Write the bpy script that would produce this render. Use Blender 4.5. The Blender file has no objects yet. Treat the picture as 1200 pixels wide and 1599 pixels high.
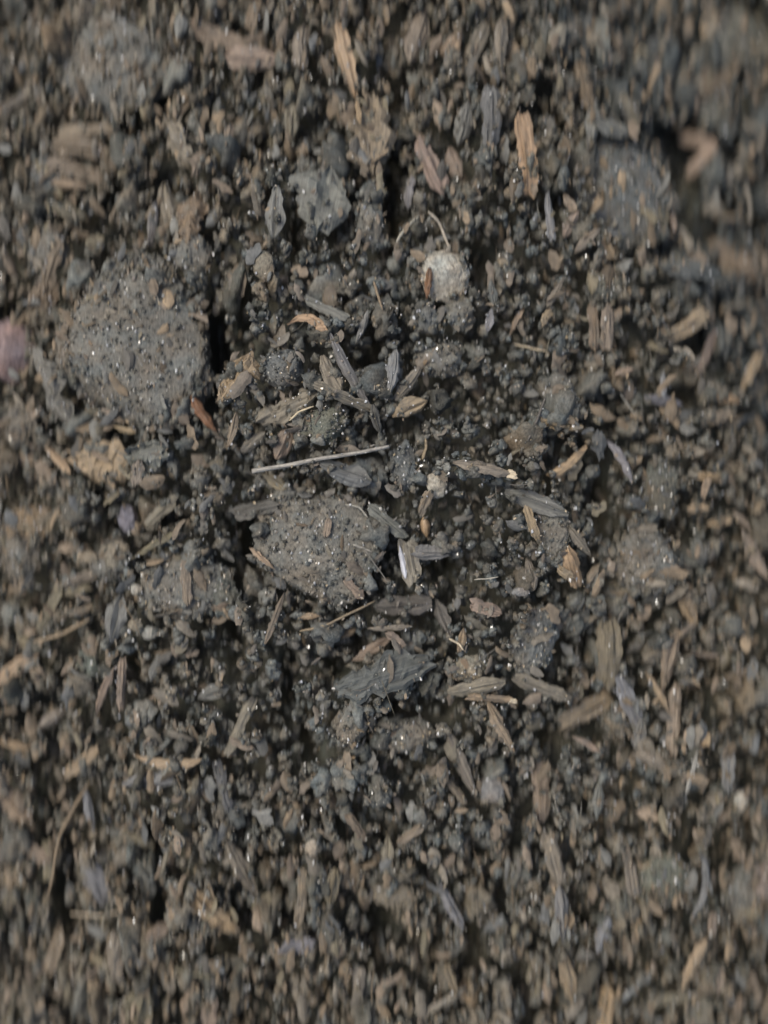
import bpy, bmesh, math, random
import numpy as np
from mathutils import Matrix, Vector

random.seed(7)
rng = np.random.default_rng(11)
scene = bpy.context.scene
COL = scene.collection

# ------------------------------------------------------------------ camera, sky, sun, exposure
PX = 0.0002                      # metres per photo pixel at the height of the soil in the middle
CAM_H = 0.32
cam_data = bpy.data.cameras.new('camera')
cam = bpy.data.objects.new('camera', cam_data)
COL.objects.link(cam)
cam.location = (0, 0, CAM_H)
cam.rotation_euler = (0, 0, 0)
cam_data.sensor_fit = 'VERTICAL'
cam_data.sensor_height = 36
cam_data.lens = 36 * CAM_H / (1599 * PX)
cam_data.clip_start = 0.005
cam_data.clip_end = 300
cam_data.dof.use_dof = True
cam_data.dof.focus_distance = CAM_H - 0.006
cam_data.dof.aperture_fstop = 1.22
cam_data.dof.aperture_ratio = 3.6
scene.camera = cam

SUN_EL, SUN_AZ = math.radians(60), math.radians(-60)      # azimuth from the top of the picture, negative = to the left
world = bpy.data.worlds.new('World')
scene.world = world
world.use_nodes = True
nt = world.node_tree
sky = nt.nodes.new('ShaderNodeTexSky')
sky.sky_type = 'NISHITA'
sky.sun_disc = False
sky.sun_elevation = SUN_EL
sky.sun_rotation = SUN_AZ
sky.air_density = 1.0
sky.dust_density = 4.0
sky.ozone_density = 0.6
bg = nt.nodes['Background']
bg.inputs['Strength'].default_value = 0.115
nt.links.new(sky.outputs[0], bg.inputs['Color'])
sun_data = bpy.data.lights.new('sun', 'SUN')
sun_data.energy = 1.5
sun_data.angle = math.radians(28)
sun_data.color = (1.0, 0.965, 0.86)
sun = bpy.data.objects.new('sun', sun_data)
COL.objects.link(sun)
sd = Vector((math.sin(SUN_AZ) * math.cos(SUN_EL), math.cos(SUN_AZ) * math.cos(SUN_EL), math.sin(SUN_EL)))
sun.rotation_euler = sd.to_track_quat('Z', 'Y').to_euler()
vs = scene.view_settings
vs.view_transform = 'Standard'
vs.look = 'None'
vs.exposure = 0.42
vs.gamma = 1.0
vs.use_curve_mapping = False
scene.cycles.use_denoising = True

# ------------------------------------------------------------------ noise
def h3(ix, iy, iz, seed):
    with np.errstate(over='ignore'):
        h = (ix.astype(np.int64) * 374761393 + iy.astype(np.int64) * 668265263 + iz.astype(np.int64) * 2147483647 + seed * 1274126177) & 0xffffffff
        h = ((h ^ (h >> 13)) * 1274126177) & 0xffffffff
        h = (h ^ (h >> 16)) & 0xffffffff
    return h / 4294967295.0

def vnoise(x, y, z, seed=0):
    x, y, z = np.broadcast_arrays(np.asarray(x, float), np.asarray(y, float), np.asarray(z, float))
    ix, iy, iz = np.floor(x), np.floor(y), np.floor(z)
    fx, fy, fz = x - ix, y - iy, z - iz
    fx, fy, fz = fx * fx * (3 - 2 * fx), fy * fy * (3 - 2 * fy), fz * fz * (3 - 2 * fz)
    r = 0
    for dx in (0, 1):
        for dy in (0, 1):
            for dz in (0, 1):
                w = (fx if dx else 1 - fx) * (fy if dy else 1 - fy) * (fz if dz else 1 - fz)
                r = r + w * h3(ix + dx, iy + dy, iz + dz, seed)
    return r * 2 - 1

def fbm(x, y, z, seed=0, octv=4, gain=0.5):
    r, a, f = 0, 1.0, 1.0
    for o in range(octv):
        r = r + a * vnoise(x * f + 17.3 * o, y * f - 9.1 * o, z * f + 5.7 * o, seed + o)
        a *= gain
        f *= 2.03
    return r

# ------------------------------------------------------------------ pixel <-> place, shape of the bed
def plane(px, py):               # photo pixel -> metres on the plane z = 0
    return (px - 600) * PX, (799.5 - py) * PX

HOLES = [(615, 190, 13, 110, 11), (318, 545, 17, 90, 13), (384, 850, 20, 48, 11), (590, 1480, 19, 60, 11), (430, 1440, 20, 26, 9),
         (212, 1360, 22, 46, 9), (218, 1480, 22, 52, 9), (470, 1165, 11, 50, 9), (442, 1090, 11, 60, 9), (1150, 240, 42, 95, 7),
         (1165, 130, 60, 60, 5), (760, 395, 24, 36, 9), (610, 320, 15, 40, 9), (455, 340, 12, 40, 9), (935, 1130, 24, 30, 10),
         (1125, 1110, 42, 22, 9), (1150, 520, 40, 34, 10), (1105, 600, 26, 22, 8), (580, 560, 14, 40, 8), (690, 470, 10, 14, 7),
         (960, 770, 18, 60, 9), (880, 1020, 20, 30, 9), (700, 1110, 16, 18, 8), (620, 1120, 16, 14, 8), (750, 1540, 22, 40, 10),
         (1110, 1340, 14, 60, 8), (370, 480, 12, 60, 8), (1010, 330, 12, 60, 8), (350, 1000, 10, 90, 8), (700, 885, 26, 14, 8),
         (60, 1270, 20, 16, 7), (180, 1060, 12, 20, 7), (230, 240, 16, 22, 8), (310, 110, 12, 14, 7), (120, 440, 12, 60, 9),
         (1020, 150, 14, 34, 8), (870, 300, 14, 40, 8), (820, 1590, 20, 40, 9), (1180, 1400, 20, 40, 9), (530, 1050, 20, 16, 8),
         (560, 1010, 12, 20, 7), (395, 560, 12, 24, 7), (865, 1170, 14, 36, 9), (990, 1590, 30, 30, 9), (30, 1500, 20, 60, 8)]

def base_height(x, y):
    x, y = np.asarray(x, float), np.asarray(y, float)
    x, y = np.clip(x, -60, 60), np.clip(y, -60, 60)
    ex = lambda v: np.exp(np.clip(v, -60, 60))
    r2 = (x / 0.125) ** 2 + (y / 0.165) ** 2
    z = -0.036 * r2 / (1 + 0.35 * r2)
    z = z - 0.036 / (1 + ex(-((x - 0.108) * 0.95 + (y - 0.112) * 0.40) / 0.014))     # falls away at upper right
    z = z + 0.055 / (1 + ex(-((x - 0.158) * 0.95 + (y - 0.150) * 0.35) / 0.006))     # unseen bank added to keep sky light out of the hollow
    near = 1 / (1 + np.maximum(r2 - 2, 0))
    z = z + near * (0.0045 * fbm(x * 28, y * 22, 0.0, 3, 3) + 0.0042 * fbm(x * 120, y * 70, 0.0, 9, 3)) + (1 - near) * 0.03 * fbm(x * 1.5, y * 1.5, 0.0, 5, 4)
    for hx, hy, rx, ry, d in HOLES:
        cx, cy = plane(hx, hy)
        z = z - 0.0016 * d * np.exp(-(((x - cx) / (rx * PX)) ** 2 + ((y - cy) / (ry * PX)) ** 2) * 0.8)
    return z

X0, X1, Y0, Y1, DG = -0.172, 0.172, -0.218, 0.218, 0.0004
gx = np.arange(X0, X1, DG)
gy = np.arange(Y0, Y1, DG)
GX, GY = np.meshgrid(gx, gy, indexing='ij')
H0 = base_height(GX, GY)                   # level of the crust of lumps
DEEP = 0.017                                # open clefts between the lumps reach down this far
H = H0 - DEEP
MASK = np.zeros(H.shape, np.int8)          # 1 clod, 2 chip
HOLE = np.zeros(H.shape)
for hx, hy, rx, ry, d in HOLES:
    cx, cy = plane(hx, hy)
    HOLE = np.maximum(HOLE, np.exp(-(((GX - cx) / (rx * PX)) ** 2 + ((GY - cy) / (ry * PX)) ** 2) * 0.8))

def gi(x, y):
    return (np.clip(((np.asarray(x) - X0) / DG).astype(int), 0, len(gx) - 1), np.clip(((np.asarray(y) - Y0) / DG).astype(int), 0, len(gy) - 1))

def hz(x, y):
    i, j = gi(x, y)
    return H[i, j]

def ground_point(px, py):        # where the line of sight through a photo pixel meets the bed
    x0, y0 = plane(px, py)
    z = -0.01
    for k in range(6):
        s = (CAM_H - z) / CAM_H
        x, y = x0 * s, y0 * s
        i, j = gi(x, y)
        z = float(H0[max(i - 6, 0):i + 7, max(j - 6, 0):j + 7].mean()) + 0.003
    return x, y, s

def stamp(x, y, z, rx, ry, rz, rot=0.0, mask=0):
    r = max(rx, ry)
    i0, j0 = gi(x - r, y - r)
    i1, j1 = gi(x + r, y + r)
    A, B = GX[i0:i1 + 1, j0:j1 + 1] - x, GY[i0:i1 + 1, j0:j1 + 1] - y
    c, s = math.cos(rot), math.sin(rot)
    d = ((A * c + B * s) / rx) ** 2 + ((-A * s + B * c) / ry) ** 2
    ins = d < 1
    top = np.where(ins, z + rz * np.sqrt(np.maximum(1 - d, 0)), -9)
    sub = H[i0:i1 + 1, j0:j1 + 1]
    np.maximum(sub, top, out=sub)
    if mask:
        MASK[i0:i1 + 1, j0:j1 + 1][d < (0.8 if mask == 1 else 0.9)] = mask

# ------------------------------------------------------------------ materials
def N(nt, t, **kw):
    n = nt.nodes.new(t)
    for k, v in kw.items():
        setattr(n, k, v)
    return n

def soil_material(name, rough=0.82, spec=0.35, speck=True):
    m = bpy.data.materials.new(name)
    m.use_nodes = True
    t = m.node_tree
    b = t.nodes['Principled BSDF']
    L = t.links.new
    geo = N(t, 'ShaderNodeNewGeometry')
    at = N(t, 'ShaderNodeAttribute', attribute_name='tint')
    n1 = N(t, 'ShaderNodeTexNoise'); n1.inputs['Scale'].default_value = 900; n1.inputs['Detail'].default_value = 5; n1.inputs['Roughness'].default_value = 0.7
    n2 = N(t, 'ShaderNodeTexNoise'); n2.inputs['Scale'].default_value = 120; n2.inputs['Detail'].default_value = 3
    L(geo.outputs['Position'], n1.inputs['Vector']); L(geo.outputs['Position'], n2.inputs['Vector'])
    r1 = N(t, 'ShaderNodeMapRange'); r1.inputs[1].default_value = 0.3; r1.inputs[2].default_value = 0.72; r1.inputs[3].default_value = 0.5; r1.inputs[4].default_value = 1.6
    L(n1.outputs['Fac'], r1.inputs[0])
    mul = N(t, 'ShaderNodeMix', data_type='RGBA', blend_type='MULTIPLY'); mul.inputs[0].default_value = 1
    L(at.outputs['Color'], mul.inputs[6]); L(r1.outputs[0], mul.inputs[7])
    # faint brown and grey patches
    cr = N(t, 'ShaderNodeValToRGB')
    e = cr.color_ramp.elements
    e[0].position = 0.3; e[0].color = (0.9, 0.98, 1.0, 1)
    e[1].position = 0.7; e[1].color = (1.14, 1.0, 0.84, 1)
    L(n2.outputs['Fac'], cr.inputs[0])
    mu2 = N(t, 'ShaderNodeMix', data_type='RGBA', blend_type='MULTIPLY'); mu2.inputs[0].default_value = 1
    L(mul.outputs[2], mu2.inputs[6]); L(cr.outputs[0], mu2.inputs[7])
    out = mu2.outputs[2]
    if speck:                    # tiny pale mineral flecks
        vo = N(t, 'ShaderNodeTexVoronoi'); vo.inputs['Scale'].default_value = 700
        L(geo.outputs['Position'], vo.inputs['Vector'])
        rr = N(t, 'ShaderNodeMapRange'); rr.inputs[1].default_value = 0.10; rr.inputs[2].default_value = 0.22; rr.inputs[3].default_value = 1; rr.inputs[4].default_value = 0
        L(vo.outputs['Distance'], rr.inputs[0])
        sx = N(t, 'ShaderNodeSeparateColor'); L(vo.outputs['Color'], sx.inputs[0])
        gt = N(t, 'ShaderNodeMath', operation='GREATER_THAN'); gt.inputs[1].default_value = 0.86
        L(sx.outputs[0], gt.inputs[0])
        mm = N(t, 'ShaderNodeMath', operation='MULTIPLY'); L(rr.outputs[0], mm.inputs[0]); L(gt.outputs[0], mm.inputs[1])
        mx = N(t, 'ShaderNodeMix', data_type='RGBA'); L(mm.outputs[0], mx.inputs[0]); L(out, mx.inputs[6]); mx.inputs[7].default_value = (0.5, 0.46, 0.38, 1)
        out = mx.outputs[2]
    L(out, b.inputs['Base Color'])
    b.inputs['Roughness'].default_value = rough
    b.inputs['Specular IOR Level'].default_value = spec
    n3 = N(t, 'ShaderNodeTexNoise'); n3.inputs['Scale'].default_value = 1500; n3.inputs['Detail'].default_value = 4
    L(geo.outputs['Position'], n3.inputs['Vector'])
    bp = N(t, 'ShaderNodeBump'); bp.inputs['Strength'].default_value = 0.9; bp.inputs['Distance'].default_value = 0.0006
    L(n3.outputs['Fac'], bp.inputs['Height']); L(bp.outputs[0], b.inputs['Normal'])
    return m

def chip_material(name, rough, spec, attr=None, dust=0.5, fibre=1.0):
    m = bpy.data.materials.new(name)
    m.use_nodes = True
    t = m.node_tree
    b = t.nodes['Principled BSDF']
    L = t.links.new
    if attr:
        geo = N(t, 'ShaderNodeNewGeometry'); vec = geo.outputs['Position']
        src = N(t, 'ShaderNodeAttribute', attribute_name=attr).outputs['Color']
        scale = (400, 400, 400)
    else:
        tc = N(t, 'ShaderNodeTexCoord'); oi = N(t, 'ShaderNodeObjectInfo')
        ad = N(t, 'ShaderNodeVectorMath', operation='ADD')
        L(tc.outputs['Object'], ad.inputs[0]); L(oi.outputs['Random'], ad.inputs[1])
        vec = ad.outputs[0]; src = oi.outputs['Color']
        scale = (90, 1500, 900)
    mp = N(t, 'ShaderNodeMapping'); mp.inputs['Scale'].default_value = scale
    L(vec, mp.inputs['Vector'])
    n1 = N(t, 'ShaderNodeTexNoise'); n1.inputs['Scale'].default_value = 1; n1.inputs['Detail'].default_value = 4; n1.inputs['Roughness'].default_value = 0.65
    L(mp.outputs[0], n1.inputs['Vector'])
    r1 = N(t, 'ShaderNodeMapRange'); r1.inputs[1].default_value = 0.3; r1.inputs[2].default_value = 0.7; r1.inputs[3].default_value = 1 - 0.45 * fibre; r1.inputs[4].default_value = 1 + 0.35 * fibre
    L(n1.outputs['Fac'], r1.inputs[0])
    mul = N(t, 'ShaderNodeMix', data_type='RGBA', blend_type='MULTIPLY'); mul.inputs[0].default_value = 1
    L(src, mul.inputs[6]); L(r1.outputs[0], mul.inputs[7])
    # soil clinging to the surface
    n2 = N(t, 'ShaderNodeTexNoise'); n2.inputs['Scale'].default_value = 230; n2.inputs['Detail'].default_value = 6; n2.inputs['Roughness'].default_value = 0.72
    L(vec, n2.inputs['Vector'])
    r2 = N(t, 'ShaderNodeMapRange'); r2.inputs[1].default_value = 0.46; r2.inputs[2].default_value = 0.66; r2.inputs[3].default_value = 0; r2.inputs[4].default_value = dust
    L(n2.outputs['Fac'], r2.inputs[0])
    mx = N(t, 'ShaderNodeMix', data_type='RGBA'); L(r2.outputs[0], mx.inputs[0]); L(mul.outputs[2], mx.inputs[6]); mx.inputs[7].default_value = (0.095, 0.092, 0.082, 1)
    L(mx.outputs[2], b.inputs['Base Color'])
    b.inputs['Roughness'].default_value = rough
    b.inputs['Specular IOR Level'].default_value = spec
    sm = N(t, 'ShaderNodeMath', operation='ADD'); L(n1.outputs['Fac'], sm.inputs[0]); L(n2.outputs['Fac'], sm.inputs[1])
    bp = N(t, 'ShaderNodeBump'); bp.inputs['Strength'].default_value = 0.7; bp.inputs['Distance'].default_value = 0.0005
    L(sm.outputs[0], bp.inputs['Height']); L(bp.outputs[0], b.inputs['Normal'])
    return m

def grain_material():
    m = bpy.data.materials.new('mineral_grain')
    m.use_nodes = True
    t = m.node_tree
    b = t.nodes['Principled BSDF']
    at = N(t, 'ShaderNodeAttribute', attribute_name='tint')
    t.links.new(at.outputs['Color'], b.inputs['Base Color'])
    b.inputs['Roughness'].default_value = 0.14
    b.inputs['Specular IOR Level'].default_value = 1.0
    b.inputs['IOR'].default_value = 1.6
    b.inputs['Coat Weight'].default_value = 0.6
    return m

def object_grain_material():
    m = bpy.data.materials.new('embedded_grain')
    m.use_nodes = True
    t = m.node_tree
    b = t.nodes['Principled BSDF']
    oi = N(t, 'ShaderNodeObjectInfo')
    t.links.new(oi.outputs['Color'], b.inputs['Base Color'])
    b.inputs['Roughness'].default_value = 0.16
    b.inputs['Specular IOR Level'].default_value = 1.0
    b.inputs['IOR'].default_value = 1.6
    b.inputs['Coat Weight'].default_value = 0.6
    return m

M_SOIL = soil_material('soil', 0.68, 0.4)
M_CLOD = soil_material('clod_soil', 0.7, 0.4)
M_STONE = soil_material('rough_stone', 0.7, 0.4, speck=False)
M_WOOD = chip_material('wood', 0.62, 0.4, dust=0.55)
M_FRESH = chip_material('clean_wood', 0.6, 0.35, dust=0.3)
M_SEED = chip_material('seed_shell', 0.35, 0.6, dust=0.15, fibre=0.5)
M_FLECK = chip_material('wood_fleck', 0.7, 0.35, attr='tint', dust=0.45, fibre=0.8)
M_GRAIN = grain_material()
M_OGRAIN = object_grain_material()

# ------------------------------------------------------------------ mesh helpers
def mesh_from(name, V, F, mat, tint=None, smooth=True):
    me = bpy.data.meshes.new(name)
    V = np.asarray(V, np.float32)
    F = np.asarray(F, np.int32)
    k = F.shape[1]
    me.vertices.add(len(V)); me.vertices.foreach_set('co', V.ravel())
    me.loops.add(F.size); me.loops.foreach_set('vertex_index', F.ravel())
    me.polygons.add(len(F)); me.polygons.foreach_set('loop_start', np.arange(0, F.size, k, dtype=np.int32))
    me.polygons.foreach_set('loop_total', np.full(len(F), k, np.int32))
    if tint is not None:
        a = me.attributes.new('tint', 'FLOAT_COLOR', 'POINT')
        c = np.ones((len(V), 4), np.float32); c[:, :3] = tint
        a.data.foreach_set('color', c.ravel())
    me.update(calc_edges=True)
    me.polygons.foreach_set('use_smooth', np.full(len(F), smooth))
    me.materials.append(mat)
    return me

def add(name, me, parent=None):
    o = bpy.data.objects.new(name, me)
    COL.objects.link(o)
    o.parent = parent
    return o

def ico(sub):
    bm = bmesh.new()
    bmesh.ops.create_icosphere(bm, subdivisions=sub, radius=1)
    V = np.array([v.co[:] for v in bm.verts]); F = np.array([[v.index for v in f.verts] for f in bm.faces])
    bm.free()
    return V, F
ICO = {s: ico(s) for s in (1, 2, 3, 4, 5, 6)}
ICO[0] = (np.array([[1, 0, 0], [-1, 0, 0], [0, 1, 0], [0, -1, 0], [0, 0, 1], [0, 0, -1]], float),
          np.array([[0, 2, 4], [2, 1, 4], [1, 3, 4], [3, 0, 4], [2, 0, 5], [1, 2, 5], [3, 1, 5], [0, 3, 5]]))

def lumpy(sub, seed, amp=0.35, freq=1.3, octv=4, gain=0.55, cuts=0):
    V, F = ICO[sub]
    if sub == 0:
        V = V + np.random.default_rng(seed).uniform(-.35, .35, V.shape)
    d = fbm(V[:, 0] * freq + seed * 3.1, V[:, 1] * freq - seed, V[:, 2] * freq + 2 * seed, seed, octv, gain)
    P = V * (1 + amp * d)[:, None]
    rs = np.random.default_rng(seed + 4000)
    for k in range(cuts):                      # flat broken faces
        n = rs.normal(size=3); n /= np.linalg.norm(n)
        over = np.maximum(P @ n - rs.uniform(.45, .8), 0)
        P = P - over[:, None] * n * .9
    return P, F

def rotmats(n, rg, flat=0.0):
    q = rg.normal(size=(n, 4)); q /= np.linalg.norm(q, axis=1)[:, None]
    w, x, y, z = q.T
    R = np.empty((n, 3, 3))
    R[:, 0, 0] = 1 - 2 * (y * y + z * z); R[:, 0, 1] = 2 * (x * y - z * w); R[:, 0, 2] = 2 * (x * z + y * w)
    R[:, 1, 0] = 2 * (x * y + z * w); R[:, 1, 1] = 1 - 2 * (x * x + z * z); R[:, 1, 2] = 2 * (y * z - x * w)
    R[:, 2, 0] = 2 * (x * z - y * w); R[:, 2, 1] = 2 * (y * z + x * w); R[:, 2, 2] = 1 - 2 * (x * x + y * y)
    return R

def scatter_mesh(name, templates, pos, R, S, tint, mat, smooth=True):
    """many small bodies joined into one mesh: template k turned by R (n,3,3), scaled by S (n,3) and moved to pos"""
    n = len(pos); K = len(templates)
    VV, FF, TT, off = [], [], [], 0
    for k in range(K):
        idx = np.arange(k, n, K)
        if not len(idx):
            continue
        V, F = templates[k]
        P = V[None] * S[idx][:, None, :] if S.ndim == 2 else V[None] * S[idx][:, None, None]
        P = np.einsum('nij,nvj->nvi', R[idx], P) + pos[idx][:, None, :]
        m, nv = P.shape[:2]
        VV.append(P.reshape(-1, 3))
        FF.append((F[None] + (np.arange(m) * nv)[:, None, None] + off).reshape(-1, F.shape[1]))
        TT.append(np.repeat(tint[idx], nv, axis=0))
        off += m * nv
    return add(name, mesh_from(name, np.concatenate(VV), np.concatenate(FF), mat, np.concatenate(TT), smooth))

# ------------------------------------------------------------------ ground sheet (dense here, wide beyond)
def axis(lo, hi, step, far=60.0):
    a = list(np.arange(lo, hi + step / 2, step)); d = step
    while a[-1] < far:
        d *= 1.45; a.append(a[-1] + d)
    d = step; pre = []
    x = lo
    while x > -far:
        d *= 1.45; x -= d; pre.append(x)
    return np.array(pre[::-1] + a)
ax, ay = axis(-0.18, 0.18, 0.0021), axis(-0.226, 0.226, 0.0021)
AX, AY = np.meshgrid(ax, ay, indexing='ij')
def sheet(x, y):                 # under the heaped lumps the sheet lies deeper
    return base_height(x, y) - DEEP * np.clip((0.168 - np.abs(x)) / .006, 0, 1) * np.clip((0.214 - np.abs(y)) / .006, 0, 1)
AZ = sheet(AX, AY)
nx, ny = AX.shape
ii = np.arange(nx * ny).reshape(nx, ny)
GF = np.stack([ii[:-1, :-1], ii[1:, :-1], ii[1:, 1:], ii[:-1, 1:]], -1).reshape(-1, 4)
GV = np.stack([AX, AY, AZ], -1).reshape(-1, 3)
gt_ = np.array([0.058, 0.058, 0.046]) * (1 + 0.25 * vnoise(GV[:, 0] * 90, GV[:, 1] * 90, 0.0, 2))[:, None]
ground = add('ground', mesh_from('ground', GV, GF, M_SOIL, gt_))
ground['kind'] = 'structure'
ground['label'] = 'dark crumbly garden soil'

# ------------------------------------------------------------------ colours
C = dict(
    tan=(0.275, 0.207, 0.132), bright=(0.345, 0.258, 0.16), orange=(0.315, 0.222, 0.132), pink=(0.212, 0.166, 0.119), rose=(0.232, 0.178, 0.137),
    brown=(0.170, 0.130, 0.086), dark=(0.100, 0.092, 0.078), grey=(0.168, 0.166, 0.148), lav=(0.186, 0.181, 0.178), blue=(0.112, 0.115, 0.111),
    pale=(0.43, 0.385, 0.315), cream=(0.55, 0.46, 0.32), olive=(0.17, 0.145, 0.095), rust=(0.185, 0.098, 0.05), taupe=(0.198, 0.172, 0.132),
    straw=(0.34, 0.325, 0.275), blush=(0.31, 0.235, 0.18), dull=(0.27, 0.25, 0.215), violet=(0.145, 0.143, 0.175), soil=(0.136, 0.133, 0.121), soilgreen=(0.116, 0.122, 0.102), soildark=(0.098, 0.10, 0.088),
    stone=(0.33, 0.31, 0.27), mauve=(0.205, 0.155, 0.156), soilblue=(0.113, 0.118, 0.117))
def vary(c, a=0.12):
    f = 1 + random.uniform(-a, a)
    return (c[0] * f * (1 + random.uniform(-.04, .04)), c[1] * f, c[2] * f * (1 + random.uniform(-.05, .05)))

GROUPS = {'soil_clod': ('soil clod', 'clods of soil'), 'pebble': ('pebble', 'pebbles in the soil'), 'bark_flake': ('bark flake', 'bark flakes lying on the soil'),
          'wood_chip': ('wood chip', 'wood chips lying on the soil'), 'bark_piece': ('bark', 'pieces of bark lying on the soil'),
          'wood_sliver': ('wood sliver', 'slivers of wood lying on the soil'), 'plant_fibre': ('fibre', 'thin plant fibres on the soil'),
          'straw_stem': ('straw', None), 'seed': ('seed', None)}
def tag(o, kind, label):
    o['label'] = label
    cat, grp = GROUPS[kind]
    o['category'] = cat
    if grp:
        o['group'] = grp

# ------------------------------------------------------------------ clods and pebbles: x, y, width, height, turn, colour, label
CLODS = [
 (205, 545, 232, 262, 12, 'soil', 'largest rounded clod of grey brown soil speckled with pale grains, at left'),
 (500, 856, 196, 184, -8, 'soil', 'broad gritty grey clod of crumbs below the long straw, near the middle'),
 (975, 300, 135, 175, 10, 'soilblue', 'bluish grey clod with white grains at upper right, below the dark hollow'),
 (175, 95, 165, 185, 0, 'soil', 'blurred pale speckled clod at the upper left corner'),
 (1010, 868, 102, 100, 0, 'soil', 'rounded grey clod standing alone at right, level with the orange tan chip'),
 (1033, 760, 62, 92, 0, 'soildark', 'dark grey clod right of the lavender curved sliver'),
 (1035, 1370, 80, 74, 0, 'soilgreen', 'dark greenish clod left of the pale mauve curved sliver at lower right'),
 (507, 662, 64, 58, 20, 'soilgreen', 'small greenish grey gritty clod just above the long straw'),
 (632, 730, 48, 68, 0, 'soilblue', 'dark blue grey rough clod at the right end of the long straw'),
 (285, 915, 150, 92, 12, 'soil', 'flat crusted grey clod left of the gritty middle clod'),
 (1113, 180, 60, 50, 10, 'soildark', 'smooth dark grey lump under the thick brown twig at upper right'),
 (577, 345, 46, 80, 0, 'soil', 'upright grey clod left of the two thin arching fibres'),
 (720, 490, 44, 54, 20, 'soil', 'grey brown lump just below the pale rough stone'),
 (668, 497, 36, 46, 0, 'soilblue', 'small grey lump with a bright top below the rust flake'),
 (835, 1000, 62, 108, -18, 'soilblue', 'elongated blue grey clod above the brown stick, right of the middle'),
 (135, 1045, 48, 54, 0, 'soilgreen', 'small greenish clod above the two leaning sticks at left'),
 (75, 270, 70, 60, 0, 'soilblue', 'blurred bluish lump left of the stack of flat chips'),
 (75, 385, 70, 62, 0, 'soil', 'blurred grey lump below the stack of flat chips'),
 (50, 815, 72, 62, 0, 'brown', 'brownish lump at the left edge under the fallen tan chip'),
 (640, 1150, 76, 56, 15, 'soil', 'crumbled brown grey lump under the big blue grey bark piece'),
 (735, 1045, 52, 40, 5, 'taupe', 'pinkish crumbly lump above the pale flake with a rib'),
 (550, 1135, 52, 62, 0, 'soil', 'grey crumbly lump below the left end of the big bark piece'),
 (1093, 860, 30, 36, 0, 'soil', 'small smooth grey lump right of the lone grey clod'),
 (945, 445, 60, 46, 0, 'soildark', 'dark lump above the split tan chip at right'),
 (870, 610, 60, 50, 0, 'soil', 'grey crumbly lump above the star shaped tan chip'),
 (690, 560, 70, 56, 0, 'soil', 'loose grey lump right of the fan of flakes'),
 (300, 400, 66, 62, 0, 'soil', 'grey lump at upper right of the largest clod'),
 (440, 575, 64, 60, 0, 'soilblue', 'bluish crumbly lump left of the fan of flakes'),
 (865, 830, 60, 84, 0, 'soil', 'dark gritty lump between the ribbed flake and the orange tan chip'),
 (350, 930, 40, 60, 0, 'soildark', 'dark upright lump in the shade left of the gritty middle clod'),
 (165, 880, 60, 50, 0, 'soil', 'grey lump above the small brown oval pebble'),
 (1160, 60, 110, 100, 0, 'soildark', 'very blurred dark lump in the top right corner'),
 (1165, 1390, 66, 90, 0, 'soil', 'blurred lump behind the pink chip at the right edge'),
 (30, 870, 60, 90, 0, 'soil', 'blurred grey lump at the left edge below the brownish one'),
]
PEBBLES = [
 (12, 552, 70, 108, 0, 'mauve', 'blurred pinkish mauve pebble cut by the left edge'),
 (692, 426, 68, 80, 15, 'stone', 'pale beige rough stone above the middle of the photo'),
 (412, 410, 36, 44, 0, 'taupe', 'small pale pebble left of the upright grey clod'),
 (682, 755, 36, 42, 20, 'stone', 'small cracked pale pebble right of the end of the straw'),
 (770, 1240, 44, 46, 15, 'lav', 'flat lavender grey stone at the foot of the long grey flake'),
 (213, 920, 18, 17, 0, 'dull', 'tiny round pale pebble on the flat crusted clod'),
 (233, 990, 28, 20, 20, 'dull', 'small pale pebble below the flat crusted clod'),
 (210, 978, 24, 22, 0, 'taupe', 'small taupe pebble touching the grey oval flake'),
 (142, 870, 34, 19, -10, 'taupe', 'small brown oval pebble at left, below the tan two lobed chip'),
 (42, 147, 22, 22, 0, 'dull', 'round pale bead of grit at upper left'),
 (1157, 1250, 24, 30, 0, 'stone', 'smooth pale grey pebble at lower right edge'),
 (813, 925, 27, 14, 0, 'lav', 'small bluish white stone above the elongated blue grey clod'),
 (1105, 1157, 19, 23, 0, 'bright', 'small orange tan lump of wood at right under the brown stick'),
 (488, 1325, 22, 28, 0, 'dull', 'small pale crumb of stone in the lower middle'),
 (15, 958, 28, 36, 0, 'grey', 'pale grey pebble at the left edge beside the olive tan chip'),
 (195, 812, 34, 44, 10, 'violet', 'small bluish violet pebble at left, below the two lobed chip'),
 (785, 412, 20, 14, 0, 'taupe', 'small brown pebble with a white grain right of the pale stone'),
]
grain_protos = []
for k in range(5):
    V, F = lumpy(1, 60 + k, 0.4, 1.2, 2)
    grain_protos.append(mesh_from('grain', V * np.array([1, 0.75, 0.65]), F, M_OGRAIN, None, False))

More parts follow.
